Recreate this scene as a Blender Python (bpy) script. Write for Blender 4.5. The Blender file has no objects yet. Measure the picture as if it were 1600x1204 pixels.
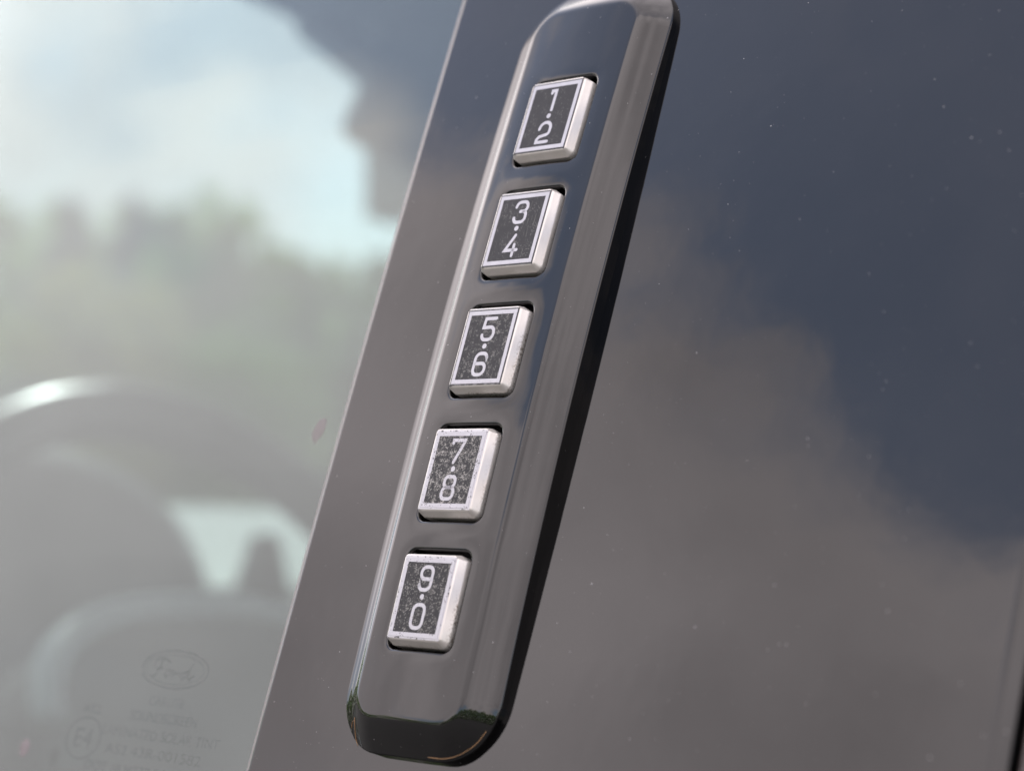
import bpy, bmesh, math, random
from mathutils import Vector, Matrix
random.seed(7)
sc = bpy.context.scene
D = bpy.data
C = sc.collection
PI = math.pi

# ------------------------------------------------------------------ frame of the door
# u = towards the rear of the car, v = down along the pillar, w = depth into the car (millimetres)
TH = math.radians(18.0)           # lean of the car's side
H = 1.20                          # height of the keypad's middle above the ground
ST, CT = math.sin(TH), math.cos(TH)
def L(u, v, w):
    return Vector((u*.001, (-v*ST + w*CT)*.001, (-v*CT - w*ST)*.001 + H))
def LN(nu, nv, nw):
    return Vector((nu, -nv*ST + nw*CT, -nv*CT - nw*ST))

# ------------------------------------------------------------------ camera
cd = D.cameras.new('camera'); cam = D.objects.new('camera', cd); C.objects.link(cam)
right = Vector((0.7266136, 0.6863, 0.0293)).normalized()
fwd = Vector((-0.686609, 0.72397, 0.06660)).normalized()
right = (right - fwd*right.dot(fwd)).normalized()
up = right.cross(fwd)
m = Matrix((right, up, -fwd)).transposed().to_4x4()
m.translation = L(274.666, 118.745, -257.768)
cam.matrix_world = m
cd.sensor_fit = 'HORIZONTAL'; cd.sensor_width = 36.0
cd.lens = 3350/1600*36.0
cd.clip_start = .01; cd.clip_end = 4000
cd.dof.use_dof = True; cd.dof.focus_distance = .393; cd.dof.aperture_fstop = 12.0
cd.dof.aperture_blades = 0
sc.camera = cam

# ------------------------------------------------------------------ world, sun, exposure
SUN = Vector((-.45, .40, .80)).normalized()
world = D.worlds.new('World'); sc.world = world; world.use_nodes = True
nt = world.node_tree; nt.nodes.clear()
def N(t, **kw):
    n = nt.nodes.new(t)
    for k, v in kw.items(): setattr(n, k, v)
    return n
def K(a, b): nt.links.new(a, b)
out = N('ShaderNodeOutputWorld'); bg = N('ShaderNodeBackground'); bg.inputs[1].default_value = .14
sky = N('ShaderNodeTexSky', sky_type='NISHITA', sun_disc=False)
sky.sun_elevation = math.asin(SUN.z); sky.sun_rotation = math.atan2(SUN.x, SUN.y)
sky.dust_density = 2.2; sky.air_density = 1.0
tc = N('ShaderNodeTexCoord')
sep = N('ShaderNodeSeparateXYZ'); K(tc.outputs['Generated'], sep.inputs[0])
def mathn(op, a, b=None, c=None, clamp=False):
    n = N('ShaderNodeMath', operation=op, use_clamp=clamp)
    for i, x in enumerate((a, b, c)):
        if x is None: continue
        if isinstance(x, (int, float)): n.inputs[i].default_value = x
        else: K(x, n.inputs[i])
    return n.outputs[0]
def wnoise(scale, detail, rough, loc):
    mp = N('ShaderNodeMapping'); mp.inputs['Location'].default_value = loc
    K(tc.outputs['Generated'], mp.inputs[0])
    n = N('ShaderNodeTexNoise'); n.inputs['Scale'].default_value = scale
    n.inputs['Detail'].default_value = detail; n.inputs['Roughness'].default_value = rough
    K(mp.outputs[0], n.inputs['Vector']); return n.outputs[0]
def ramp(x, lo, hi):
    n = N('ShaderNodeMapRange', interpolation_type='SMOOTHSTEP'); K(x, n.inputs[0])
    n.inputs[1].default_value = lo; n.inputs[2].default_value = hi
    return n.outputs[0]
n1 = wnoise(4.6, 5, .55, (3.1, 1.7, .4))          # ragged edge of the cloud bank
n2 = wnoise(3.0, 4, .5, (7.7, 2.2, 5.1))          # light and dark in the clouds
n3 = wnoise(1.7, 6, .6, (1.2, 8.3, 2.9))          # thin high cloud
edge = mathn('MULTIPLY_ADD', sep.outputs[1], -.18, mathn('MULTIPLY_ADD', n1, .42, sep.outputs[2]))
bank = mathn('SUBTRACT', 1.0, ramp(edge, .79, .88))
n4 = wnoise(5.0, 3, .5, (2.3, 4.1, 9.0))
clear = mathn('MULTIPLY', mathn('SUBTRACT', 1.0, ramp(mathn('MULTIPLY_ADD', n2, .12, sep.outputs[2]), .24, .34)), ramp(n4, .40, .58))
bank = mathn('MULTIPLY', bank, mathn('MULTIPLY_ADD', clear, -.85, 1.0))      # clearer sky below the bank, near the horizon
high = mathn('MULTIPLY', ramp(n3, .45, .70), .30)
zen = mathn('MULTIPLY', ramp(sep.outputs[2], .66, .95), .85)
# one tall cloud standing above the bank, out from the side of the car
dt = N('ShaderNodeVectorMath', operation='DOT_PRODUCT'); K(tc.outputs['Generated'], dt.inputs[0]); dt.inputs[1].default_value = (0.069, -0.785, 0.616)
tower = ramp(mathn('MULTIPLY_ADD', n1, -.10, dt.outputs['Value']), .850, .885)
mask = mathn('MAXIMUM', mathn('MAXIMUM', mathn('MAXIMUM', mathn('MAXIMUM', bank, tower), high), zen), .22)
ccol = N('ShaderNodeMix', data_type='RGBA'); K(ramp(n2, .3, .7), ccol.inputs[0])
ccol.inputs[6].default_value = (4.05, 3.68, 3.77, 1); ccol.inputs[7].default_value = (6.95, 6.3, 6.4, 1)
# added unseen cumulus low ahead brightens the keypad's left bevel; bright thin cloud overhead
ds = N('ShaderNodeVectorMath', operation='DOT_PRODUCT'); K(tc.outputs['Generated'], ds.inputs[0]); ds.inputs[1].default_value = (-0.944, -0.116, 0.309)
added_cloud = ramp(mathn('MULTIPLY_ADD', n1, -.06, ds.outputs['Value']), .92, .955)
gl_ = mathn('ADD', mathn('MULTIPLY_ADD', added_cloud, 1.1, 1.0), mathn('MULTIPLY_ADD', zen, .5, mathn('MULTIPLY', tower, .12)))
gs = N('ShaderNodeVectorMath', operation='SCALE'); K(ccol.outputs[2], gs.inputs[0]); K(gl_, gs.inputs['Scale'])
mx = N('ShaderNodeMix', data_type='RGBA'); K(mask, mx.inputs[0]); K(sky.outputs[0], mx.inputs[6]); K(gs.outputs[0], mx.inputs[7])
K(mx.outputs[2], bg.inputs[0]); K(bg.outputs[0], out.inputs[0])
sd = D.lights.new('sun', 'SUN'); so = D.objects.new('sun', sd); C.objects.link(so)
sd.energy = 2.6; sd.angle = math.radians(.6); sd.color = (1, .95, .88)
so.rotation_euler = SUN.to_track_quat('Z', 'Y').to_euler(); so.location = (0, 0, 20)
vs = sc.view_settings
vs.view_transform = 'Standard'; vs.look = 'None'; vs.exposure = 1.85; vs.gamma = 1; vs.use_curve_mapping = False

# ------------------------------------------------------------------ materials
class Mat:
    def __init__(s, name):
        s.m = D.materials.new(name); s.m.use_nodes = True
        s.t = s.m.node_tree; s.b = s.t.nodes['Principled BSDF']; s._mm = None
    def n(s, t, **kw):
        x = s.t.nodes.new(t)
        for k, v in kw.items(): setattr(x, k, v)
        return x
    def k(s, a, b): s.t.links.new(a, b)
    def set(s, **kw):
        for k, v in kw.items():
            s.b.inputs[k.replace('_', ' ')].default_value = v
        return s
    def mm(s):                                    # object coordinates in millimetres
        if s._mm is None:
            t = s.n('ShaderNodeTexCoord'); q = s.n('ShaderNodeVectorMath', operation='SCALE')
            q.inputs['Scale'].default_value = 1000; s.k(t.outputs['Object'], q.inputs[0]); s._mm = q.outputs[0]
        return s._mm
    def noise(s, scale, detail=3, rough=.5, off=0.0, vec=None):
        mp = s.n('ShaderNodeMapping'); mp.inputs['Location'].default_value = (off, off*1.7, off*.6)
        s.k(vec or s.mm(), mp.inputs[0])
        x = s.n('ShaderNodeTexNoise'); x.inputs['Scale'].default_value = scale
        x.inputs['Detail'].default_value = detail; x.inputs['Roughness'].default_value = rough
        s.k(mp.outputs[0], x.inputs['Vector']); return x.outputs[0]
    def voro(s, scale, off=0.0):
        mp = s.n('ShaderNodeMapping'); mp.inputs['Location'].default_value = (off, off*1.7, off*.6)
        s.k(s.mm(), mp.inputs[0])
        x = s.n('ShaderNodeTexVoronoi'); x.inputs['Scale'].default_value = scale
        s.k(mp.outputs[0], x.inputs['Vector']); return x
    def ramp(s, x, lo, hi, a=0.0, b=1.0):
        q = s.n('ShaderNodeMapRange', interpolation_type='SMOOTHSTEP'); s.k(x, q.inputs[0])
        for i, v in zip((1, 2, 3, 4), (lo, hi, a, b)): q.inputs[i].default_value = v
        return q.outputs[0]
    def math(s, op, a, b, clamp=False):
        q = s.n('ShaderNodeMath', operation=op, use_clamp=clamp)
        for i, x in enumerate((a, b)):
            if isinstance(x, (int, float)): q.inputs[i].default_value = x
            else: s.k(x, q.inputs[i])
        return q.outputs[0]
    def mix(s, f, a, b):
        q = s.n('ShaderNodeMix', data_type='RGBA')
        if isinstance(f, (int, float)): q.inputs[0].default_value = f
        else: s.k(f, q.inputs[0])
        for i, x in ((6, a), (7, b)):
            if isinstance(x, tuple): q.inputs[i].default_value = x + (1,)
            else: s.k(x, q.inputs[i])
        return q.outputs[2]
    def bump(s, h, strength, dist):
        q = s.n('ShaderNodeBump'); q.inputs['Strength'].default_value = strength; q.inputs['Distance'].default_value = dist
        s.k(h, q.inputs['Height']); s.k(q.outputs[0], s.b.inputs['Normal'])

def plain(name, col, rough=.6, **kw):
    M = Mat(name); M.set(Base_Color=col+(1,), Roughness=rough, **kw)
    f = M.noise(.15, 3)
    M.k(M.mix(f, tuple(c*.85 for c in col), tuple(min(1, c*1.12) for c in col)), M.b.inputs['Base Color'])
    return M.m

def gloss_black(name, off, dust=1.0, wav=1.0):
    M = Mat(name); M.set(Roughness=.05, IOR=1.5)
    # dust specks: fine ones and a few larger flecks, plus a faint film of haze
    v1 = M.voro(.42, off); v2 = M.voro(.16, off+9)
    s1 = M.ramp(v1.outputs['Distance'], .026, .052, 1, 0); s2 = M.ramp(v2.outputs['Distance'], .013, .026, 1, 0)
    v3 = M.voro(.85, off+17); s3 = M.ramp(v3.outputs['Distance'], .03, .06, .7, 0)
    b3 = M.n('ShaderNodeSeparateColor'); M.k(v3.outputs['Color'], b3.inputs[0]); s3 = M.math('MULTIPLY', s3, M.ramp(b3.outputs[1], .45, 1.0))
    s2 = M.math('MAXIMUM', s2, s3)
    br = M.n('ShaderNodeSeparateColor'); M.k(v1.outputs['Color'], br.inputs[0])
    s1 = M.math('MULTIPLY', s1, M.ramp(br.outputs[0], .25, 1.0))
    sp = M.math('MULTIPLY', M.math('MAXIMUM', s1, s2), dust, True)
    film = M.ramp(M.noise(.05, 5, .6, off), .35, .75)
    base = M.mix(film, (.0016, .0016, .0018), (.004, .0037, .0037))
    M.k(M.mix(sp, base, (.27, .26, .26)), M.b.inputs['Base Color'])
    M.k(M.math('ADD', M.ramp(film, 0, 1, .03, .065), M.math('MULTIPLY', sp, .5)), M.b.inputs['Roughness'])
    h = M.math('ADD', M.math('MULTIPLY', M.noise(.09, 2, .4, off), 1.0*wav), M.math('MULTIPLY', sp, .02))
    M.bump(h, .5, .00012)
    return M.m
m_panel = gloss_black('gloss_black_pillar', 2.0, 1.0, .8)
m_rear = gloss_black('gloss_black_rear', 31.0, 1.0, .8)
m_house = gloss_black('gloss_black_keypad', 14.0, .9, 1.6)
m_rubber = plain('seal_grey', (.15, .135, .13), .5)
m_seal = plain('door_rubber', (.035, .026, .024), .3)
m_gap = plain('dark_rubber', (.012, .010, .010), .7)
m_dark = plain('dark_interior_plastic', (.022, .022, .024), .55)
m_liner = plain('grey_trim', (.10, .10, .105), .8)
m_pale = plain('pale_dash_pad', (.31, .32, .315), .5)
m_leather = plain('wheel_leather', (.05, .05, .052), .28)
m_satin = plain('satin_trim', (.14, .14, .14), .4)
m_lit_edge = plain('lit_edge_pale', (.72, .75, .75), .38, Metallic=.2)  # light on the hub's upper edge, put into the colour
m_tan = plain('tan_reflection', (.34, .19, .085), .5)  # colour of the reflected lines drawn on the lower bevel
m_stain = plain('dried_drop', (.23, .19, .195), .6, Alpha=.55)

# button bodies: pale plastic with a warm tint, grime where it meets the housing
def m_body(off, grime):
    M = Mat('button_plastic'); M.set(Roughness=.30, IOR=1.5, Metallic=.4)
    g = M.noise(2.6, 6, .7, off); g2 = M.noise(.22, 2, .5, off+4)
    base = M.mix(M.noise(.35, 3, .5, off+8), (.43, .40, .36), (.51, .49, .465))
    t = M.n('ShaderNodeSeparateXYZ'); M.k(M.mm(), t.inputs[0])
    low = M.ramp(t.outputs[2], -2.0, -.7, 1, 0)
    gr = M.math('MULTIPLY', M.math('MULTIPLY', M.ramp(g, .50, .58), M.ramp(g2, .40, .58)), low)
    M.k(M.mix(M.math('MULTIPLY', gr, grime, True), base, (.10, .075, .05)), M.b.inputs['Base Color'])
    M.bump(M.noise(3, 3, .5, off), .15, .0001)
    return M.m
# printed black field of the key: worn to grey in specks
def m_print(off, wear, scratch_and_glint, flake):
    M = Mat('key_print'); M.set(Roughness=.5, IOR=1.3)
    b = M.noise(.5, 3, .6, off+3)
    vo = M.voro(4.6, off); cs = M.n('ShaderNodeSeparateColor'); M.k(vo.outputs['Color'], cs.inputs[0])
    a = M.math('ADD', M.math('MULTIPLY', cs.outputs[0], .55), M.math('MULTIPLY', M.noise(3.0, 4, .7, off), .45))
    lvl = M.math('ADD', a, M.math('MULTIPLY', M.math('SUBTRACT', b, .5), .55))
    sp = M.ramp(lvl, .76-.15*wear, .80-.11*wear)
    mp = M.n('ShaderNodeMapping'); mp.inputs['Scale'].default_value = (1, .06, 1); mp.inputs['Rotation'].default_value = (0, 0, .9)
    M.k(M.mm(), mp.inputs[0])
    sc_ = M.ramp(M.noise(4.2, 3, .6, off+7, mp.outputs[0]), .62, .70)
    # flaked paint: curling slivers where the print has lifted
    fl = M.ramp(M.math('ABSOLUTE', M.math('SUBTRACT', M.noise(2.3, 2, .6, off+13), .5), 0), .018, .05, 1, 0)
    fl = M.math('MULTIPLY', fl, M.ramp(M.noise(.9, 4, .65, off+21), .60-.13*flake, .68-.13*flake))
    fl = M.math('MULTIPLY', fl, min(1, flake*1.2)*.85)
    fac = M.math('MAXIMUM', M.math('MAXIMUM', M.math('MULTIPLY', sp, .08+.5*wear), fl), M.math('MULTIPLY', sc_, scratch_and_glint))
    dk = M.mix(b, (.011, .011, .012), (.024, .024, .026))
    M.k(M.mix(fac, dk, (.36, .345, .32)), M.b.inputs['Base Color'])
    return M.m
# silver-white frame and figures: bright foil with dark nicks
def m_foil(off, nick, name='silver_print'):
    M = Mat(name); M.set(Roughness=.42, IOR=1.5, Metallic=.25)
    b = M.noise(.6, 2, .5, off+2)
    vo = M.voro(5.0, off); cs = M.n('ShaderNodeSeparateColor'); M.k(vo.outputs['Color'], cs.inputs[0])
    a = M.math('ADD', M.math('MULTIPLY', cs.outputs[0], .5), M.math('MULTIPLY', M.noise(3.4, 4, .7, off), .5))
    nk = M.math('MULTIPLY', M.ramp(M.math('ADD', a, M.math('MULTIPLY', M.math('SUBTRACT', b, .5), .6)), .70, .76), nick, True)
    M.k(M.mix(nk, M.mix(b, (.31, .305, .325), (.41, .405, .43)), (.07, .065, .065)), M.b.inputs['Base Color'])
    return M.m

def m_border(off, nick):                     # dark line round the frame, rubbed away on the worn keys
    M = Mat('key_border'); M.set(Roughness=.5)
    f = M.ramp(M.noise(.9, 4, .7, off), .60-.25*nick, .66-.25*nick)
    M.k(M.mix(M.math('MULTIPLY', f, nick, True), (.015, .014, .014), (.48, .47, .49)), M.b.inputs['Base Color'])
    return M.m
def m_glass_make(name, tint, ior, film):
    M = Mat(name); t = M.t; t.nodes.remove(M.b)
    o = t.nodes['Material Output']
    fr = M.n('ShaderNodeFresnel'); fr.inputs[0].default_value = ior
    g = M.n('ShaderNodeBsdfGlossy'); g.inputs['Roughness'].default_value = .02; g.inputs['Color'].default_value = (.765, .81, .79, 1)
    tr = M.n('ShaderNodeBsdfTransparent'); tr.inputs[0].default_value = tint + (1,)
    mxs = M.n('ShaderNodeMixShader')
    geo = M.n('ShaderNodeNewGeometry')
    # on the far face of the pane the ray is already inside the glass: use the same outside reflectance there
    lw = M.n('ShaderNodeMix', data_type='FLOAT')
    fr2 = M.n('ShaderNodeFresnel'); fr2.inputs[0].default_value = 1/ior
    # Fresnel node inverts the IOR on back faces, so feeding 1/1.52 there gives the entering curve again
    M.k(geo.outputs['Backfacing'], lw.inputs[0]); M.k(fr.outputs[0], lw.inputs[2]); M.k(fr2.outputs[0], lw.inputs[3])
    M.k(lw.outputs[0], mxs.inputs[0]); M.k(tr.outputs[0], mxs.inputs[1]); M.k(g.outputs[0], mxs.inputs[2])
    df = M.n('ShaderNodeBsdfDiffuse'); df.inputs[0].default_value = (.56, .585, .545, 1)      # thin film of dust
    m2 = M.n('ShaderNodeMixShader'); m2.inputs[0].default_value = film
    M.k(mxs.outputs[0], m2.inputs[1]); M.k(df.outputs[0], m2.inputs[2]); M.k(m2.outputs[0], o.inputs[0])
    return M.m
m_glass = m_glass_make('tinted_side_glass', (.50, .555, .555), 1.78, .025)
m_wind = m_glass_make('tinted_windscreen', (.80, .84, .83), 1.52, .0)
# faint grey ceramic print on the glass: half see-through
def m_mark_make():
    M = Mat('glass_print'); M.set(Base_Color=(.05, .05, .05, 1), Roughness=.6, Alpha=.13); return M.m
m_mark = m_mark_make()

# ------------------------------------------------------------------ helpers
def link(o, parent=None):
    C.objects.link(o)
    if parent is not None:
        o.parent = parent
        o.matrix_parent_inverse = Matrix.Translation(-parent.location) if parent.rotation_euler == Vector((0, 0, 0)) or True else Matrix()
    return o
def mesh(name, vs_, fs, mat, parent=None, normals=None, smooth=True):
    me = D.meshes.new(name); me.from_pydata([tuple(v) for v in vs_], [], fs); me.update()
    if smooth: me.polygons.foreach_set('use_smooth', [True]*len(me.polygons))
    if normals: me.normals_split_custom_set_from_vertices([tuple(n) for n in normals])
    me.materials.append(mat)
    return link(D.objects.new(name, me), parent)
def bm_obj(name, bm, mat, parent=None, smooth=False):
    bmesh.ops.recalc_face_normals(bm, faces=bm.faces)
    me = D.meshes.new(name); bm.to_mesh(me); bm.free()
    if smooth: me.polygons.foreach_set('use_smooth', [True]*len(me.polygons))
    me.materials.append(mat)
    return link(D.objects.new(name, me), parent)
def empty(name, loc, label, cat, group=None):
    o = D.objects.new(name, None); o.empty_display_size = .05; o.location = loc; C.objects.link(o)
    o['label'] = label; o['category'] = cat
    if group: o['group'] = group
    return o
def box(bm, lo, hi, bev=0.0, seg=3):
    r = bmesh.ops.create_cube(bm, size=1)
    for v in r['verts']:
        v.co = Vector([lo[i] + (v.co[i]+.5)*(hi[i]-lo[i]) for i in range(3)])
    if bev:
        es = list({e for v in r['verts'] for e in v.link_edges})
        bmesh.ops.bevel(bm, geom=es, offset=bev, segments=seg, affect='EDGES', profile=.5)
def tube(path, r, seg=8, closed=False):
    "verts and faces of a tube along a path"
    vs_, fs = [], []; n = len(path)
    for i, p in enumerate(path):
        a = path[(i-1) % n] if (closed or i > 0) else p; b = path[(i+1) % n] if (closed or i < n-1) else p
        t = (b-a).normalized(); s = t.orthogonal().normalized() if i == 0 else (s - t*s.dot(t)).normalized()
        q = t.cross(s)
        for k in range(seg):
            an = 2*PI*k/seg; vs_.append(p + (s*math.cos(an) + q*math.sin(an))*r)
    for i in range(n if closed else n-1):
        j = (i+1) % n
        for k in range(seg):
            k2 = (k+1) % seg
            fs.append((i*seg+k, i*seg+k2, j*seg+k2, j*seg+k))
    if not closed:
        fs.append(tuple(range(seg))[::-1]); fs.append(tuple((n-1)*seg+k for k in range(seg)))
    return vs_, fs

# ------------------------------------------------------------------ ground
def ground():
    M = Mat('asphalt'); M.set(Roughness=.9)
    t = M.n('ShaderNodeTexCoord')
    a = M.noise(.9, 5, .6, 0, t.outputs['Object']); b = M.noise(60, 4, .6, 3, t.outputs['Object'])
    M.k(M.mix(M.math('MULTIPLY', a, b), (.022, .022, .023), (.062, .060, .057)), M.b.inputs['Base Color'])
    bm = bmesh.new(); bmesh.ops.create_circle(bm, cap_ends=True, segments=96, radius=1500)
    o = bm_obj('ground', bm, M.m); o['kind'] = 'structure'
    if o.data.polygons[0].normal.z < 0: o.data.flip_normals()
ground()

# ------------------------------------------------------------------ the car: pillar cover, glass, cabin
car = empty('car', (0.2, .7, 0), 'dark car side with glossy black pillar cover, side window and blurred cabin', 'car')
KP = 1/4300.0                                   # slight crown of the pillar cover
PZ = 8.2                                        # depth of the pillar face behind the keys
def pillar_strip(name, prof, mat, v0, v1, nv=48, parent=car, z0=PZ):
    "prof: list of (u, depth, nu, nw); swept along v with the crown of the door"
    vs_, ns, fs = [], [], []
    for j in range(nv+1):
        v = v0 + (v1-v0)*j/nv
        for (u, dz, nu, nw) in prof:
            vs_.append(L(u, v, z0 + dz + v*v*KP/2)); ns.append(LN(nu, nw*v*KP*-1, nw).normalized())
    n = len(prof)
    for j in range(nv):
        for i in range(n-1):
            a = j*n+i; fs.append((a, a+n, a+n+1, a+1))
    return mesh(name, vs_, fs, mat, parent, ns)
def fillet_prof(u0, u1, r0, r1, depth):
    p = [(u0, depth, -1, 0), (u0, r0+.2, -1, 0)]
    for k in range(9):
        a = PI/2*k/8; p.append((u0+r0-r0*math.cos(a), r0-r0*math.sin(a), -math.cos(a), -math.sin(a)))
    for k in range(1, 16):
        p.append((u0+r0+(u1-u0-r0-r1)*k/16, 0, 0, -1))
    for k in range(13):
        a = PI/2*k/12; p.append((u1-r1+r1*math.sin(a), r1-r1*math.cos(a), math.sin(a), -math.cos(a)))
    p += [(u1, r1+.2, 1, 0), (u1, depth, 1, 0)]
    return p
def edge_prof():
    p = fillet_prof(-43.4, 120, 1.0, 6.6, 9)[:-15]            # flat face up to the rolled edge
    a1 = math.radians(25); r = 3.0; u0 = 113.3
    for k in range(9):
        a = a1*k/8; p.append((u0+r*math.sin(a), r*(1-math.cos(a)), math.sin(a), -math.cos(a)))
    u2, d2 = u0+r*math.sin(a1)+1.5, r*(1-math.cos(a1))+1.5*math.tan(a1)
    p.append((u2, d2, math.sin(a1), -math.cos(a1)))
    for k in range(1, 7):
        a = a1+(PI/2-a1)*k/6; p.append((u2+.5*(math.sin(a)-math.sin(a1)), d2+.5*(math.cos(a1)-math.cos(a)), math.sin(a), -math.cos(a)))
    p.append((p[-1][0], 9, 1, 0))
    return p
pillar_strip('pillar_cover', edge_prof(), m_panel, -330, 240)
pillar_strip('rear_door_cover', fillet_prof(124.0, 330, 2.4, 2.0, 9), m_rear, -330, 240)
# rubber in the gap between the doors and along the glass
def bead(name, u, r, w, mat, v0=-330, v1=240):
    path = [L(u, v0+(v1-v0)*k/40, w + (v0+(v1-v0)*k/40)**2*KP/2) for k in range(41)]
    vs_, fs = tube(path, r*.001, 12)
    return mesh(name, vs_, fs, mat, car)
bead('door_seal', 118.6, 1.35, PZ+2.9, m_seal)
pillar_strip('window_seal', [(-46.2, 6, -1, 0), (-46.2, 2.6, -.8, -.6), (-45.9, 2.2, -.3, -.95), (-44.9, 1.8, -.1, -1), (-44.3, 1.7, 0, -1), (-44.0, 1.9, .5, -.8), (-43.95, 6, 1, 0)], m_rubber, -330, 240)

GZ = PZ + 3.1                                       # outer face of the side glass
def glass_slab():
    vs_, fs, ns = [], [], []
    us = [-44 - 30*k for k in range(30)]; vv = [-320 + 20*k for k in range(25)]
    for s, w in ((-1, GZ), (1, GZ+4.0)):
        for v in vv:
            for u in us:
                vs_.append(L(u, v, w + v*v*KP/2)); ns.append(LN(0, -s*v*KP, s).normalized() if s < 0 else LN(0, v*KP*-1, 1).normalized())
    n, k = len(us), len(vv); o = n*k
    for j in range(k-1):
        for i in range(n-1):
            a = j*n+i
            fs.append((a, a+1, a+n+1, a+n)); fs.append((o+a, o+a+n, o+a+n+1, o+a+1))
    per = [(0, i) for i in range(n)] + [(j, n-1) for j in range(1, k)] + [(k-1, i) for i in range(n-2, -1, -1)] + [(j, 0) for j in range(k-2, 0, -1)]
    ids = [j*n+i for j, i in per]
    for a, b in zip(ids, ids[1:]+ids[:1]): fs.append((a, o+a, o+b, b))
    return mesh('window_glass', vs_, fs, m_glass, car, None, True)
glass = glass_slab()
for p in glass.data.polygons: p.use_smooth = False

# marks printed on the glass and two dried drops
def gl(u, v, lift=.05):
    u += 2.15; v += .27; return L(u, v, GZ - lift + v*v*KP/2)
def ring_mark(name, cu, cv, a, b, w, seg=64):
    vs_, fs = [], []
    for k in range(seg):
        t = 2*PI*k/seg
        vs_.append(gl(cu+(a)*math.cos(t), cv+(b)*math.sin(t))); vs_.append(gl(cu+(a-w)*math.cos(t), cv+(b-w)*math.sin(t)))
    for k in range(seg):
        j = (k+1) % seg; fs.append((2*k, 2*k+1, 2*j+1, 2*j))
    return mesh(name, vs_, fs, m_mark, glass)
def strokes2d(polys, w):
    "flat ribbons with round ends: list of polylines -> verts2d, faces"
    V, F = [], []
    for pl_ in polys:
        pts = [Vector(p) for p in pl_]
        closed = (pts[0]-pts[-1]).length < 1e-6 and len(pts) > 3
        if closed: pts = pts[:-1]
        n = len(pts); base = len(V); Lr = []
        for i, p in enumerate(pts):
            a = pts[(i-1) % n] if (closed or i > 0) else None
            b = pts[(i+1) % n] if (closed or i < n-1) else None
            d1 = (p-a).normalized() if a is not None else (b-p).normalized()
            d2 = (b-p).normalized() if b is not None else d1
            n1 = Vector((-d1.y, d1.x)); n2 = Vector((-d2.y, d2.x)); mt = (n1+n2)
            mt = mt.normalized() if mt.length > .1 else n1
            k = min(1/max(.35, mt.dot(n1)), 2.2)
            V.append(p + mt*w/2*k); V.append(p - mt*w/2*k)
        for i in range(n if closed else n-1):
            j = (i+1) % n
            F.append((base+2*i, base+2*i+1, base+2*j+1, base+2*j))
        if not closed:
            for p, q, s in ((pts[0], pts[1], 0), (pts[-1], pts[-2], n-1)):
                d = (p-q).normalized(); nn = Vector((-d.y, d.x)); c = len(V)
                arc = [p + (nn*math.cos(t) + d*math.sin(t))*w/2*.98 for t in [PI*k/6 for k in range(7)]]
                V += arc; F.append(tuple(range(c, c+7))[::-1])
    return V, F
def mark_strokes(name, polys, w):
    V, F = strokes2d(polys, w); return mesh(name, [gl(p.x, p.y) for p in V], F, m_mark, glass)
ring_mark('oval_emblem', -79.2, 63.1, 11.0, 4.1, .42)
ring_mark('oval_emblem', -79.2, 63.1, 9.6, 3.2, .22)
def sp(c, pts): return [(c[0]+x, c[1]+y) for x, y in pts]
mark_strokes('emblem_script', [
    sp((-79.2, 63.1), [(-7.2, -.2), (-6.6, -1.5), (-5, -2.2), (-3.4, -2.0), (-2.0, -1.5)]),
    sp((-79.2, 63.1), [(-4.4, -1.9), (-5.2, .2), (-6.2, 1.8), (-7.2, 1.6)]), sp((-79.2, 63.1), [(-6.2, .1), (-3.6, -.2)]),
    sp((-79.2, 63.1), [(-2.2, .2), (-3.0, 1.0), (-2.5, 1.8), (-1.5, 1.2), (-1.2, .3), (-2.2, .2)]),
    sp((-79.2, 63.1), [(-1.2, .4), (-.2, .3), (0, .8), (-.4, 1.8), (.4, .8), (1.6, .4)]),
    sp((-79.2, 63.1), [(4.4, .2), (3.0, .4), (2.3, 1.3), (2.9, 1.9), (4.0, 1.2), (5.6, -2.4), (4.5, 1.3), (5.2, 1.8), (6.6, .9)])], .5)
def text_mark(name, body, cu, cv, width, height):
    cu_ = D.curves.new(name, 'FONT'); cu_.body = body; cu_.size = 1; cu_.align_x = 'CENTER'; cu_.align_y = 'CENTER'
    to = D.objects.new(name, cu_); C.objects.link(to)
    dg = bpy.context.evaluated_depsgraph_get(); dg.update()
    me = D.meshes.new_from_object(to.evaluated_get(dg)); D.objects.remove(to); D.curves.remove(cu_)
    xs = [v.co.x for v in me.vertices]; ys = [v.co.y for v in me.vertices]
    sx = width/(max(xs)-min(xs)); sy = height/(max(ys)-min(ys)); mx_ = (max(xs)+min(xs))/2; my = (max(ys)+min(ys))/2
    for v in me.vertices: v.co = gl(cu + (v.co.x-mx_)*sx, cv - (v.co.y-my)*sy)
    me.materials.clear(); me.materials.append(m_mark); me.name = name
    return link(D.objects.new(name, me), glass)
text_mark('printed_line', 'CARLITE', -78.9, 69.9, 11.6, 1.9)
text_mark('printed_line', 'SOUNDSCREEN', -78.6, 73.3, 22.0, 2.1)
text_mark('printed_line', 'LAMINATED SOLAR TINT', -78.1, 77.0, 38.0, 2.1)
text_mark('printed_line', 'AS2 43R-001582', -79.0, 80.7, 31.5, 2.1)
text_mark('printed_line', 'DOT 18 M2T7 SOLAR', -83.0, 84.6, 34, 2.1)
text_mark('printed_line', 'AS2', -102.9, 73.2, 6.4, 1.9)
ring_mark('approval_ring', -103.0, 79.4, 6.0, 4.6, .4)
text_mark('printed_line', 'E4', -103.0, 79.4, 6.0, 4.0)
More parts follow.
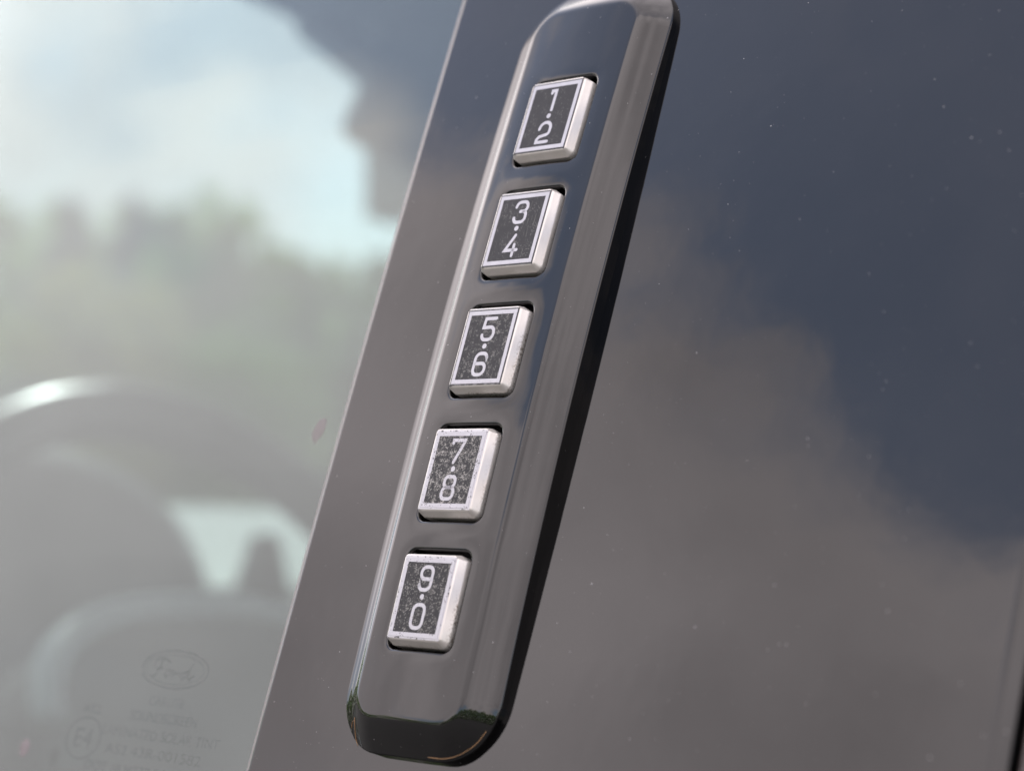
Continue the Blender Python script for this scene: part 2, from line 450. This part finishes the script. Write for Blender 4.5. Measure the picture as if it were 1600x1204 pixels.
def drop(cu, cv, a, b, seed, tail):
    rd = random.Random(seed); vs_, n = [], 28
    for k in range(n):
        t = 2*PI*k/n; r = 1 + .10*math.sin(2*t+seed) + .06*math.sin(5*t+seed*2)
        x, y = a*r*math.cos(t), b*r*math.sin(t)
        if y > .55*b: x *= 1 - tail*(y/b-.55)*1.4; y *= 1.25
        vs_.append(gl(cu + x - y*.05, cv + y, .02))
    c = len(vs_); vs_.append(gl(cu, cv, .12))
    return mesh('dried_drop', vs_, [(k, (k+1) % n, c) for k in range(n)], m_stain, glass)
drop(-55.2, 11.1, 1.7, 2.5, 3, .9); drop(-122.6, 83.2, 1.9, 1.6, 5, .3)

# cabin: heights given from the keypad's middle
def cz(z): return z + H
def slab(name, lo, hi, mat, bev=.01):
    bm = bmesh.new(); box(bm, (lo[0], lo[1], cz(lo[2])), (hi[0], hi[1], cz(hi[2])), bev); return bm_obj(name, bm, mat, car, True)
# steering wheel
WC = Vector((-.620, .426, cz(-.143))); tilt = math.radians(24)
wx = Vector((0, 1, 0)); wy = Vector((-math.sin(tilt), 0, math.cos(tilt))); wn = Vector((math.cos(tilt), 0, math.sin(tilt)))
def wp(x, y, z=0): return WC + wx*x + wy*y + wn*z
sw = mesh('steering_wheel', *tube([wp(.183*math.cos(2*PI*k/72), .183*math.sin(2*PI*k/72)) for k in range(72)], .0165, 16, True), m_leather, car)
def hub(name, hx, hy0, hy1, z0, z1, mat, rr=.45):
    vs_, fs = [], []; n = 48; rings = [(1.0, z0), (1.0, z1-.02), (.93, z1-.006), (.75, z1), (.3, z1+.004)]
    for s, z in rings:
        for k in range(n):
            t = 2*PI*k/n; c, q = math.cos(t), math.sin(t)
            x = abs(c)**.75*math.copysign(1, c)*hx*s; y = abs(q)**.75*math.copysign(1, q)*(hy1 if q > 0 else hy0)*s
            vs_.append(wp(x, y, z))
    for j in range(len(rings)-1):
        for k in range(n):
            k2 = (k+1) % n; fs.append((j*n+k, j*n+k2, (j+1)*n+k2, (j+1)*n+k))
    fs.append(tuple((len(rings)-1)*n+k for k in range(n))); fs.append(tuple(range(n))[::-1])
    return mesh(name, vs_, fs, mat, sw)
hub('hub_cover', .105, .085, .058, -.03, .035, m_satin)
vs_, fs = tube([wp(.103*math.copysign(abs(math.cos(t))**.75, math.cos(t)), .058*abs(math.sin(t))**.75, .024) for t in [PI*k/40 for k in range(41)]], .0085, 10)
mesh('hub_lit_edge', vs_, fs, m_lit_edge, sw)  # pale tube stands for the lit top edge of the hub
for s in (-1, 1):
    vs_, fs = tube([wp(s*.09, -.005, 0), wp(s*.13, 0, -.006), wp(s*.183, .004, 0)], .016, 10); mesh('spoke', vs_, fs, m_leather, sw)
vs_, fs = tube([wp(0, -.06, 0), wp(0, -.12, -.006), wp(0, -.183, 0)], .018, 10); mesh('spoke', vs_, fs, m_leather, sw)
# instrument hood: a dome over the dials behind the wheel
def hood():
    vs_, fs = [], []; n = 28; secs = [(-.86, .9), (-.88, 1.0), (-.93, 1.02), (-1.02, .97), (-1.12, .8)]
    for X, s in secs:
        for k in range(n+1):
            t = PI*k/n; c = math.cos(t)
            vs_.append((X, .42 + math.copysign(abs(c)**.62, c)*.235*s, cz(-.17 + abs(math.sin(t))**.8*.185*s)))
    for j in range(len(secs)-1):
        for k in range(n):
            a = j*(n+1)+k; fs.append((a, a+1, a+n+2, a+n+1))
    fs.append(tuple(range(n+1))[::-1])
    return mesh('instrument_hood', vs_, fs, m_dark, car)
hood()
def quadslab(name, pts, th, mat, bev=0.0):
    a, b, c, d = [Vector((p[0], p[1], cz(p[2]))) for p in pts]
    n = (b-a).cross(d-a).normalized()*th
    bm = bmesh.new(); f = [bm.verts.new(p) for p in (a, b, c, d)]; g = [bm.verts.new(p+n) for p in (a, b, c, d)]
    bm.faces.new(f); bm.faces.new(g[::-1])
    for i in range(4): bm.faces.new((f[i], f[(i+1) % 4], g[(i+1) % 4], g[i]))
    if bev: bmesh.ops.bevel(bm, geom=bm.edges[:], offset=bev, segments=3, affect='EDGES', profile=.5)
    return bm_obj(name, bm, mat, car, bev > 0)
slab('dashboard', (-1.45, .06, -.50), (-.90, 1.36, -.085), m_dark, .03)
quadslab('dashboard_pad', [(-.93, .60, -.100), (-.93, 1.30, -.103), (-1.32, 1.36, -.040), (-1.32, .60, -.040)], .02, m_pale, .004)
slab('center_stack', (-1.0, .72, -.6), (-.80, .98, -.088), m_dark, .03)
quadslab('dashboard_vent', [(-.925, .694, -.095), (-.925, .742, -.095), (-.925, .726, -.042), (-.925, .713, -.042)], .02, m_dark, .003)
# windscreen, header, roof, far pillar
quadslab('windscreen', [(-.93, .05, .36), (-.93, 1.42, .36), (-1.62, 1.46, -.12), (-1.62, .0, -.12)], .005, m_wind)
# roof with the bowed header above the windscreen
def prism(name, poly, z0, z1, mat, bev=.012):
    bm = bmesh.new(); a = [bm.verts.new((x, y, cz(z0))) for x, y in poly]; b = [bm.verts.new((x, y, cz(z1))) for x, y in poly]
    bm.faces.new(a); bm.faces.new(b[::-1]); n = len(poly)
    for i in range(n): bm.faces.new((a[i], a[(i+1) % n], b[(i+1) % n], b[i]))
    bmesh.ops.bevel(bm, geom=bm.edges[:], offset=bev, segments=3, affect='EDGES', profile=.5)
    return bm_obj(name, bm, mat, car, True)
prism('roof', [(-.70, .16), (-.90, .674), (-.98, .86), (-1.02, 1.05), (-.98, 1.40), (1.5, 1.40), (1.5, .16)], .336, .40, m_liner)
el = Vector((.32, .86, -.39)).normalized(); eh = (Vector((0, 0, 1)) - el*el.z).normalized(); en = el.cross(eh)
def mirror():
    o = Vector((-.75, .642, cz(.242))) + el*.115
    bm = bmesh.new(); box(bm, (-.115, -.026, -.012), (.115, .026, .03), .0)
    bmesh.ops.bevel(bm, geom=bm.edges[:], offset=.011, segments=4, affect='EDGES', profile=.5)
    for v in bm.verts: v.co = o + el*v.co.x + eh*v.co.y + en*v.co.z
    r = bm_obj('rearview_mirror', bm, m_dark, car, True)
    q = o + Vector((-.03, 0, .03)); vs_, fs = tube([o, q, Vector((-.93, q.y+.02, cz(.34)))], .016, 10)
    mesh('stalk', vs_, fs, m_dark, r)
mirror()
slab('sensor_housing', (-.868, .765, .262), (-.80, .96, .35), m_dark, .012)
quadslab('far_pillar', [(-1.474, 1.35, .42), (-1.466, 1.35, .30), (-1.25, 1.37, .30), (-1.25, 1.37, .44)], .05, m_liner, .01)
# outer body that keeps the cabin dark
slab('door_body', (-1.25, -.09, -1.0), (.116, .10, -.235), m_panel, .04)
slab('rear_body', (.12, -.09, -1.0), (1.5, .10, -.235), m_rear, .04)
slab('far_door', (-1.6, 1.40, -1.0), (1.5, 1.50, -.12), m_dark, .03)
slab('cabin_floor', (-1.6, .1, -.98), (1.5, 1.4, -.85), m_dark, .02)
slab('cabin_rear', (1.42, .1, -.85), (1.5, 1.4, .35), m_dark, .02)
slab('firewall', (-1.6, .1, -.86), (-1.5, 1.4, -.14), m_dark, .02)

# ------------------------------------------------------------------ the keypad
R0 = 1323.0                                   # crown of the keypad along its length
def KPt(u, v, d):
    a = v/R0; r = R0 - d
    return L(u, r*math.sin(a), R0 - r*math.cos(a))
def KN(v, nu, nv, nd):
    a = v/R0; c, s = math.cos(a), math.sin(a)
    return LN(nu, nv*c - nd*s, nv*s + nd*c).normalized()
HW, HH, HR = 8.05, 9.2, 1.9                   # key openings
PITCH = 24.0
FW, FT, FB, FR = 13.4, -73.5, 69.8, 5.4       # face outline: half width, top, bottom, corner radius
def rr_outline(hw, t, b, r, nside, nend, arc_s, arc_e):
    "rounded rectangle, points and outward normals; starts mid top-left corner, goes along top, right, bottom, left"
    P = []
    cs = {'tl': (-hw+r, t+r), 'tr': (hw-r, t+r), 'br': (hw-r, b-r), 'bl': (-hw+r, b-r)}
    def arc(c, a0, a1, n):
        return [(cs[c][0]+r*math.cos(a0+(a1-a0)*k/n), cs[c][1]+r*math.sin(a0+(a1-a0)*k/n), math.cos(a0+(a1-a0)*k/n), math.sin(a0+(a1-a0)*k/n)) for k in range(n)]
    def line(p, q, nx, ny, n): return [(p[0]+(q[0]-p[0])*k/n, p[1]+(q[1]-p[1])*k/n, nx, ny) for k in range(n)]
    e = PI/4
    P += arc('tl', -3*e, -2*e, arc_e) + line((-hw+r, t), (hw-r, t), 0, -1, nend-2*arc_e) + arc('tr', -2*e, -e, arc_e)
    P += arc('tr', -e, 0, arc_s) + line((hw, t+r), (hw, b-r), 1, 0, nside-2*arc_s) + arc('br', 0, e, arc_s)
    P += arc('br', e, 2*e, arc_e) + line((hw-r, b), (-hw+r, b), 0, 1, nend-2*arc_e) + arc('bl', 2*e, 3*e, arc_e)
    P += arc('bl', 3*e, 4*e, arc_s) + line((-hw, b-r), (-hw, t+r), -1, 0, nside-2*arc_s) + arc('tl', -4*e, -3*e, arc_s)
    return P
def rect_outline(hw, t, b, nside, nend):
    P = [(-hw+2*hw*k/nend, t) for k in range(nend)] + [(hw, t+(b-t)*k/nside) for k in range(nside)]
    P += [(hw-2*hw*k/nend, b) for k in range(nend)] + [(-hw, b-(b-t)*k/nside) for k in range(nside)]
    return P
def sst(a, b, x):
    t = min(1, max(0, (x-a)/(b-a))); return t*t*(3-2*t)
def SLf(s): return .34 + .055*max(s, 0)
def chamfer(s):                               # drop outside the face outline
    n = 24; lo = -1.0; 
    if s <= lo: return 0.0
    h = (s-lo)/n; return sum(SLf(lo+h*(k+.5))*sst(-1.0, 1.0, lo+h*(k+.5))*h for k in range(n))
def sdf(u, v):
    cx, cy = 0, (FT+FB)/2; qx = abs(u-cx)-(FW-FR); qy = abs(v-cy)-((FB-FT)/2-FR)
    return math.hypot(max(qx, 0), max(qy, 0)) + min(max(qx, qy), 0) - FR
def depth(u, v):
    uu = min(abs(u), 16.0); dish = 0.0
    c = round(min(2, max(-2, v/24.0)))*24.0; hx = abs(u)-6.15; hy = abs(v-c)-7.3
    sh = math.hypot(max(hx, 0), max(hy, 0)) + min(max(hx, hy), 0) - 1.9
    if sh < 5: dish = .09*math.exp(-(max(sh, 0)/1.7)**2)
    return 1.5 + .7*(uu/13.5)**2 + chamfer(sdf(u, v)) + dish
def knorm(u, v):
    e = .05
    du = (depth(u+e, v)-depth(u-e, v))/(2*e); dv = (depth(u, v+e)-depth(u, v-e))/(2*e)
    return KN(v, du, dv, -1.0)
keypad = empty('door_keypad', L(0, 76, PZ), 'glossy black keypad strip with five silver framed number keys on the pillar', 'keypad')
def housing():
    vs_, ns, fs = [], [], []
    def rings(R):                             # R: list of rings, each list of (pos, normal)
        n = len(R[0]); b = len(vs_)
        for r in R:
            for p, q in r: vs_.append(p); ns.append(q)
        for j in range(len(R)-1):
            for k in range(n):
                k2 = (k+1) % n; fs.append((b+j*n+k, b+j*n+k2, b+(j+1)*n+k2, b+(j+1)*n+k))
    for i in range(5):
        c = (i-2)*PITCH; R = []
        def hole(s): return rr_outline(HW+s, -HH-s, HH+s, HR+s, 16, 16, 4, 4)
        # inner wall, rounded lip, then the face out to the cell's border
        for s, dd, ang in ((0, 4.5, 90), (0, .62, 88), (.05, .40, 70), (.16, .20, 48), (.34, .06, 24), (.60, 0, 3)):
            a = math.radians(ang); r = []
            for (x, y, nx, ny) in hole(s):
                base = knorm(x, y+c); w = KN(y+c, -nx, -ny, 0)
                r.append((KPt(x, y+c, depth(x, y+c)+dd), (base*math.cos(a) + w*math.sin(a)).normalized()))
            R.append(r)
        ho = hole(.60); rc = rect_outline(10.4, -PITCH/2, PITCH/2, 16, 16)
        for f in (.25, .5, .75, 1.0):
            r = []
            for (x, y, nx, ny), (x2, y2) in zip(ho, rc):
                X, Y = x+(x2-x)*f, y+(y2-y)*f+c; r.append((KPt(X, Y, depth(X, Y)), knorm(X, Y)))
            R.append(r)
        rings(R)
    NS, NE, AS, AE = 80, 16, 8, 5
    def out(s): return rr_outline(FW+s, FT-s, FB+s, FR+s, NS, NE, AS, AE)
    rc = rect_outline(10.4, -60, 60, NS, NE); fo = out(-1.4); R = []
    for f in (0, .15, .3, .45, .6, .75, .9, 1.0):
        r = []
        for (x2, y2), (x, y, nx, ny) in zip(rc, fo):
            X, Y = x2+(x-x2)*f, y2+(y-y2)*f; r.append((KPt(X, Y, depth(X, Y)), knorm(X, Y)))
        R.append(r)
    for s in (-1.1, -.8, -.5, -.2, .1, .4, .7, 1.0, 1.4, 2.2, 3.2, 4.2, 5.0, 5.85):
        R.append([(KPt(x, y, depth(x, y)), knorm(x, y)) for (x, y, nx, ny) in out(s)])
    rf = .6; a0 = math.atan(SLf(5.85))
    for k in range(1, 9):                     # rounded shoulder into the side wall
        a = a0 + (math.radians(88)-a0)*k/8
        ds = rf*(math.sin(a)-math.sin(a0)); dd = rf*(math.cos(a0)-math.cos(a))
        r = []
        for (x, y, nx, ny), (xx, yy, _, _) in zip(out(5.85), out(5.85+ds)):
            r.append((KPt(xx, yy, depth(x, y)+dd), KN(yy, nx*math.sin(a), ny*math.sin(a), -math.cos(a))))
        R.append(r)
    for f in (.1, .5, 1.0):
        r = []
        for (x, y, nx, ny), (xx, yy, _, _) in zip(out(5.85), out(5.85+.27+.15*f)):
            r.append((KPt(xx, yy, depth(x, y)+rf*.86 + (10.2-depth(x, y)-rf*.86)*f), KN(yy, nx, ny, -.04)))
        R.append(r)
    rings(R)
    return mesh('housing', vs_, fs, m_house, keypad, ns)
house = housing()
me = house.data
def well():                                   # dark floor behind the keys
    vs_, fs = [], []
    for j in range(21):
        v = -58 + 116*j/20
        vs_ += [KPt(-9.5, v, 5.6), KPt(9.5, v, 5.6)]
    for j in range(20): fs.append((2*j, 2*j+2, 2*j+3, 2*j+1))
    return mesh('key_well', vs_, fs, m_gap, keypad)
well()
def on_face(u, v, lift=.03):
    return KPt(u, v, depth(u, v)) + knorm(u, v)*lift*.001
def scratch_and_glint(pts):  # reflected lines on the lower bevel, drawn as thin tan tubes
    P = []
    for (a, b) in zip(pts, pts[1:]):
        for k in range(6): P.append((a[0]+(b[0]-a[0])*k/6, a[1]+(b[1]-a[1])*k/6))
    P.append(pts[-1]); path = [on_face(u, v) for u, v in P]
    vs_, fs = tube(path, .00005, 6); mesh('reflection_line', vs_, fs, m_tan, keypad)
scratch_and_glint([(FW-FR+(FR+5.5)*math.cos(math.radians(a)), FB-FR+(FR+5.5)*math.sin(math.radians(a))) for a in range(28, 93, 4)] + [(6.0, FB+5.5)])
scratch_and_glint([(-13.4, 70.1), (-13.6, 72.0), (-13.7, 73.8), (-13.3, 74.9)])
scratch_and_glint([(-13.5, 70.6), (-14.6, 70.8), (-15.4, 71.9)])

# ------------------------------------------------------------------ the keys
def arcp(cx, cy, rx, ry, a0, a1, n=10):
    return [(cx+rx*math.cos(math.radians(a0+(a1-a0)*k/n)), cy+ry*math.sin(math.radians(a0+(a1-a0)*k/n))) for k in range(n+1)]
W_, T_ = 1.42, 2.12                            # half width and half height of a figure's centre line
def rbox(w, t, b, r):                          # closed rounded loop between y = b and y = t
    return arcp(w-r, t-r, r, r, 90, 0, 6) + arcp(w-r, b+r, r, r, 0, -90, 6) + arcp(-w+r, b+r, r, r, -90, -180, 6) + arcp(-w+r, t-r, r, r, 180, 90, 6) + [(0-w+r, t)][:0] + [(w-r, t)]
FIG = {
 '1': [[(-.75, 1.62), (-.75, T_), (.25, T_), (.25, -T_)]],
 '2': [arcp(-.1, T_-1.35, 1.30, 1.35, 180, 90, 6) + arcp(.1, T_-1.35, 1.30, 1.35, 90, 0, 6)[0:] + [(1.38, .25)] + arcp(.55, .12, .82, .75, -5, -70, 5) + [(-.95, -.92), (-W_, -1.5), (-W_, -T_), (W_, -T_)]],
 '3': [[(-W_, 1.15)] + arcp(-W_+1.0, T_-1.0, 1.0, 1.0, 175, 90, 6) + arcp(W_-1.0, T_-1.0, 1.0, 1.0, 90, 0, 6) + arcp(W_-.85, .95, .85, .8, 0, -90, 5) + [(-.15, .14)],
       [(.5, .14)] + arcp(W_-.95, -.75, .95, .9, 88, 0, 5) + arcp(W_-1.0, -T_+1.0, 1.0, 1.0, 0, -90, 6) + arcp(-W_+1.0, -T_+1.0, 1.0, 1.0, -90, -178, 6)],
 '4': [[(.35, T_), (-W_-.1, -.95), (W_+.1, -.95)], [(.62, .15), (.62, -T_)]],
 '5': [[(W_-.1, T_), (-W_+.15, T_), (-W_, .35), (-.9, .35)] + arcp(W_-1.15, .4-1.15, 1.15, 1.15, 90, 0, 6) + arcp(W_-1.15, -T_+1.15, 1.15, 1.15, 0, -90, 6) + arcp(-W_+1.05, -T_+1.05, 1.05, 1.05, -90, -175, 6)],
 '6': [[(W_, 1.30)] + arcp(W_-1.1, T_-1.1, 1.1, 1.1, 0, 90, 6) + arcp(-W_+1.1, T_-1.1, 1.1, 1.1, 90, 180, 6) + arcp(-W_+1.1, -T_+1.1, 1.1, 1.1, 180, 270, 6) + arcp(W_-1.1, -T_+1.1, 1.1, 1.1, 270, 360, 6) + arcp(W_-1.0, .12-1.0, 1.0, 1.0, 0, 90, 6) + [(-W_+.3, .12)]],
 '7': [[(-W_, 1.55), (-W_, T_), (W_, T_), (W_-.05, 1.7), (-.35, -T_)]],
 '8': [rbox(W_-.1, T_, .08, .85), rbox(W_, .08, -T_, .9)],
 '9': [[(-W_, -1.35)] + arcp(-W_+1.1, -T_+1.1, 1.1, 1.1, 180, 270, 6) + arcp(W_-1.1, -T_+1.1, 1.1, 1.1, 270, 360, 6) + arcp(W_-1.1, T_-1.1, 1.1, 1.1, 0, 90, 6) + arcp(-W_+1.1, T_-1.1, 1.1, 1.1, 90, 180, 6) + arcp(-W_+1.0, -.12+1.0, 1.0, 1.0, 180, 270, 6) + [(W_-.3, -.12)]],
 '0': [rbox(W_, T_, -T_, 1.1)],
}
NAMES = ['one', 'two', 'three', 'four', 'five', 'six', 'seven', 'eight', 'nine', 'zero']
def key_outline(hw, t, b, ch, r, n=5):
    "key outline, y up: top-left round, top-right cut, bottom-right round, bottom-left cut"
    P = []
    P += [(-hw+r-r*math.cos(PI/2*k/n), t-r+r*math.sin(PI/2*k/n)) for k in range(n+1)]
    cx, cy = ch
    a, c = (hw-cx, t), (hw, t-cy); P += [(a[0]+(c[0]-a[0])*k/n, a[1]+(c[1]-a[1])*k/n) for k in range(n+1)]
    P += [(hw-r+r*math.cos(PI/2*k/n), b+r-r*math.sin(PI/2*k/n)) for k in range(n+1)]
    a, c = (-hw+cx, b), (-hw, b+cy); P += [(a[0]+(c[0]-a[0])*k/n, a[1]+(c[1]-a[1])*k/n) for k in range(n+1)]
    return P[::-1]
def key_mesh():
    rings = [(7.75, 8.4, -8.75, (1.9, 1.1), 1.5, -4.0), (7.75, 8.4, -8.75, (1.9, 1.1), 1.5, -1.75), (7.70, 8.36, -8.70, (1.85, 1.06), 1.45, -1.55),
             (7.56, 8.28, -8.56, (1.75, 1.0), 1.35, -1.36), (6.98, 8.02, -7.98, (1.15, .68), .85, -.48), (6.86, 7.96, -7.86, (1.05, .62), .75, -.32), (6.72, 7.88, -7.74, (.95, .56), .66, -.20), (6.52, 7.74, -7.58, (.8, .5), .55, -.13)]
    vs_, fs = [], []
    for hw, t, b, ch, r, z in rings:
        o = key_outline(hw, t, b, ch, r); n = len(o); vs_ += [Vector((x, y, z))*.001 for x, y in o]
    for j in range(len(rings)-1):
        for k in range(n):
            k2 = (k+1) % n; fs.append((j*n+k, j*n+k2, (j+1)*n+k2, (j+1)*n+k))
    fs.append(tuple((len(rings)-1)*n+k for k in range(n)))
    return vs_, fs
kv, kf = key_mesh()
def plate(name, rects, z, mat, parent, bev=.03):
    "flat plate from a list of outer loop (and optional hole): frame or field, with real thickness"
    (x1, y1), hole = rects
    vs_, fs = [], []
    def q(x, y, zz): vs_.append(Vector((x, y, zz))*.001); return len(vs_)-1
    def loop(x, y, zz): return [q(-x, -y, zz), q(x, -y, zz), q(x, y, zz), q(-x, y, zz)]
    A = loop(x1, y1, z-.12); B = loop(x1, y1, z-bev); T = loop(x1-bev, y1-bev, z)
    for a, b in ((A, B), (B, T)):
        for k in range(4): fs.append((a[k], a[(k+1) % 4], b[(k+1) % 4], b[k]))
    if hole:
        I = loop(hole[0], hole[1], z); J = loop(hole[0], hole[1], z-.06)
        for a, b in ((T, I), (I, J)):
            for k in range(4): fs.append((a[k], a[(k+1) % 4], b[(k+1) % 4], b[k]))
    else: fs.append(tuple(T))
    me = D.meshes.new(name); me.from_pydata([tuple(v) for v in vs_], [], fs); me.materials.append(mat)
    o = D.objects.new(name, me); C.objects.link(o); o.parent = parent; return o
def flat(name, V, F, z, mat, parent, dx=0, dy=0):
    me = D.meshes.new(name); me.from_pydata([((p[0]+dx)*.001, (p[1]+dy)*.001, z*.001) for p in V], [], F)
    me.update()
    if me.polygons and sum(p.normal.z for p in me.polygons) < 0: me.flip_normals()
    me.materials.append(mat)
    o = D.objects.new(name, me); C.objects.link(o); o.parent = parent; return o
WEAR = [(.10, .05, .0, .0, .05), (.20, .28, .05, .15, .1), (.34, .16, .25, .9, .50), (.30, .12, .95, .6, 1.0), (.62, .1, .85, 1.0, .30)]
PAIRS = ['12', '34', '56', '78', '90']
for i, pr in enumerate(PAIRS):
    vc = (i-2)*PITCH; wear, scr, nick, grime, flake = WEAR[i]
    me = D.meshes.new('key'); me.from_pydata([tuple(v) for v in kv], [], kf); me.polygons.foreach_set('use_smooth', [True]*len(me.polygons))
    me.materials.append(m_body(i*11.0, grime))
    ko = D.objects.new('key', me); C.objects.link(ko)
    ax = LN(1, 0, 0); a = vc/R0
    ay = -LN(0, math.cos(a), math.sin(a)); az = ax.cross(ay)
    mt = Matrix((ax, ay, az)).transposed().to_4x4(); mt.translation = KPt(0, vc, 0)
    ko.parent = keypad; ko.matrix_world = mt
    ko.matrix_parent_inverse = Matrix.Translation(-keypad.location); ko.matrix_basis = mt
    ko['label'] = 'key marked %s and %s' % (pr[0], pr[1])
    foil = m_foil(i*7.0, nick); pm = m_print(i*5.0+1, wear, scr, flake); fig = m_foil(i*7.0+3, nick*.8, 'figure_print')
    plate('dark_border', ((6.50, 7.60), None), -.09, m_border(i*3.0, nick), ko)
    plate('silver_frame', ((6.20, 7.30), (5.40, 6.46)), -.02, foil, ko)
    plate('black_field', ((5.42, 6.48), None), -.05, pm, ko, .01)
    for ch, dy in ((pr[0], 3.52), (pr[1], -3.46)):
        V, F = strokes2d(FIG[ch], .68); flat('figure_' + NAMES[(int(ch)-1) % 10], V, F, -.035, fig, ko, 0, dy)
    V = [(.52*math.cos(2*PI*k/24), .52*math.sin(2*PI*k/24)) for k in range(24)]
    flat('dot', V, [tuple(range(24))], -.035, fig, ko, 0, .12)

# ------------------------------------------------------------------ trees beyond the windscreen
def leaf_mat(name, a, b):
    M = Mat(name); M.set(Roughness=.6)
    t = M.n('ShaderNodeTexCoord'); c = M.mix(M.noise(.8, 3, .5, 0, t.outputs['Object']), a, b); M.k(c, M.b.inputs['Base Color'])
    tr = M.n('ShaderNodeBsdfTranslucent'); sc2 = M.n('ShaderNodeVectorMath', operation='SCALE'); sc2.inputs['Scale'].default_value = 1.9
    M.k(c, sc2.inputs[0]); M.k(sc2.outputs[0], tr.inputs[0])        # leaves let light through
    ms = M.n('ShaderNodeMixShader'); ms.inputs[0].default_value = .55
    M.k(M.b.outputs[0], ms.inputs[1]); M.k(tr.outputs[0], ms.inputs[2]); M.k(ms.outputs[0], M.t.nodes['Material Output'].inputs[0])
    return M.m
m_bark = plain('bark', (.09, .07, .055), .9)
m_leaf1 = leaf_mat('leaves_green', (.085, .15, .04), (.15, .21, .07))
m_leaf2 = leaf_mat('leaves_yellow_green', (.15, .16, .04), (.22, .21, .07))
m_leaf3 = leaf_mat('needles_blue_green_hazed', (.085, .10, .105), (.10, .12, .125))  # lightened: distance haze is put into the needle colour
def tree(name, base, h, wid, mat, kind, seed, label, group='trees beyond the windscreen'):
    rd = random.Random(seed); b = Vector(base)
    t = empty(name, b, label, 'tree', group)
    path = [b + Vector((rd.uniform(-.04, .04)*h*.3*k, rd.uniform(-.04, .04)*h*.3*k, h*.9*k/5)) for k in range(6)]
    vs_, fs = [], []; seg = 8
    for k, p in enumerate(path):
        r = h*.022*(1-.16*k)
        for q in range(seg): vs_.append(p + Vector((r*math.cos(2*PI*q/seg), r*math.sin(2*PI*q/seg), 0)))
    for k in range(5):
        for q in range(seg): fs.append((k*seg+q, k*seg+(q+1) % seg, (k+1)*seg+(q+1) % seg, (k+1)*seg+q))
    mesh('trunk', vs_, fs, m_bark, t)
    vs_, fs = [], []
    clumps = []
    if kind == 'broad':
        for k in range(26):
            z = rd.uniform(.25, .95); rad = wid*math.sqrt(max(.05, 1-((z-.58)/.46)**2)); an = rd.uniform(0, 2*PI); rr = rad*math.sqrt(rd.random())*.85
            clumps.append((b + Vector((rr*math.cos(an), rr*math.sin(an), z*h)), wid*rd.uniform(.22, .38)))
    else:
        for k in range(40):
            z = rd.uniform(.08, 1.0); rad = wid*(1.02-z); an = rd.uniform(0, 2*PI)
            clumps.append((b + Vector((rad*.75*math.cos(an), rad*.75*math.sin(an), z*h)), .12*wid + rad*.38))
    for c, r in clumps:
        for q in range(70):
            d = Vector((rd.gauss(0, 1), rd.gauss(0, 1), rd.gauss(0, .8))).normalized()*r*rd.random()**.4
            p = c + d; s = h*rd.uniform(.018, .034)
            e1 = Vector((rd.gauss(0, 1), rd.gauss(0, 1), rd.gauss(0, 1))).normalized(); e2 = e1.orthogonal().normalized()
            n = len(vs_); vs_ += [p-e1*s, p+e2*s*.6, p+e1*s, p-e2*s*.6]; fs.append((n, n+1, n+2, n+3))
    mesh('crown', vs_, fs, mat, t, None, False)
TR = [
 ('broad_tree', (-47.6, 29.4), 9.7, 1.9, m_leaf1, 'broad', 'green tree at the far left edge of the side window'),
 ('conifer', (-45.5, 31.4), 9.3, 2.1, m_leaf3, 'cone', 'left dark conifer seen through the side window'),
 ('conifer', (-44.3, 32.5), 9.2, 2.0, m_leaf3, 'cone', 'right dark conifer seen through the side window'),
 ('broad_tree', (-43.2, 33.6), 9.5, 1.7, m_leaf1, 'broad', 'tall rounded tree just right of the conifers'),
 ('broad_tree', (-42.0, 34.8), 8.9, 1.6, m_leaf1, 'broad', 'mid height tree in the middle of the treeline'),
 ('broad_tree', (-40.9, 35.9), 8.0, 1.5, m_leaf1, 'broad', 'lower tree next to the pillar edge'),
 ('broad_tree', (-39.6, 37.2), 8.2, 1.5, m_leaf1, 'broad', 'rightmost tree half hidden by the pillar cover'),
 ('yellow_shrub', (-40.6, 29.2), 6.9, 2.6, m_leaf2, 'broad', 'yellow green shrub below the conifers'),
 ('green_shrub', (-38.6, 31.2), 5.2, 2.6, m_leaf1, 'broad', 'low green shrub in front of the middle trees'),
]
for k, (nm, (x, y), h, w, mt_, kd, lb) in enumerate(TR):
    tree(nm, (x, y, 0), h, w, mt_, kd, 100+k, lb, None)
def far_wood():
    rd = random.Random(5); vs_, fs = [], []
    for k in range(26000):
        ad = rd.uniform(25, 215); a = math.radians(ad); r = rd.uniform(60, 72)
        z = rd.random()**.8*(6.9 + min(3.6, max(0, (ad-48)*.55)) + 1.0*math.sin(a*23) + .7*math.sin(a*51))
        p = Vector((-r*math.sin(a), r*math.cos(a), z)); s = rd.uniform(.35, .7)
        e1 = Vector((rd.gauss(0, 1), rd.gauss(0, 1), rd.gauss(0, 1))).normalized(); e2 = e1.orthogonal().normalized()
        n = len(vs_); vs_ += [p-e1*s, p+e2*s*.6, p+e1*s, p-e2*s*.6]; fs.append((n, n+1, n+2, n+3))
    o = mesh('far_wood', vs_, fs, m_leaf1, None, None, False)
    o['kind'] = 'stuff'; o['label'] = 'hazy green mass of far woodland behind the single trees'; o['category'] = 'woodland'
far_wood()
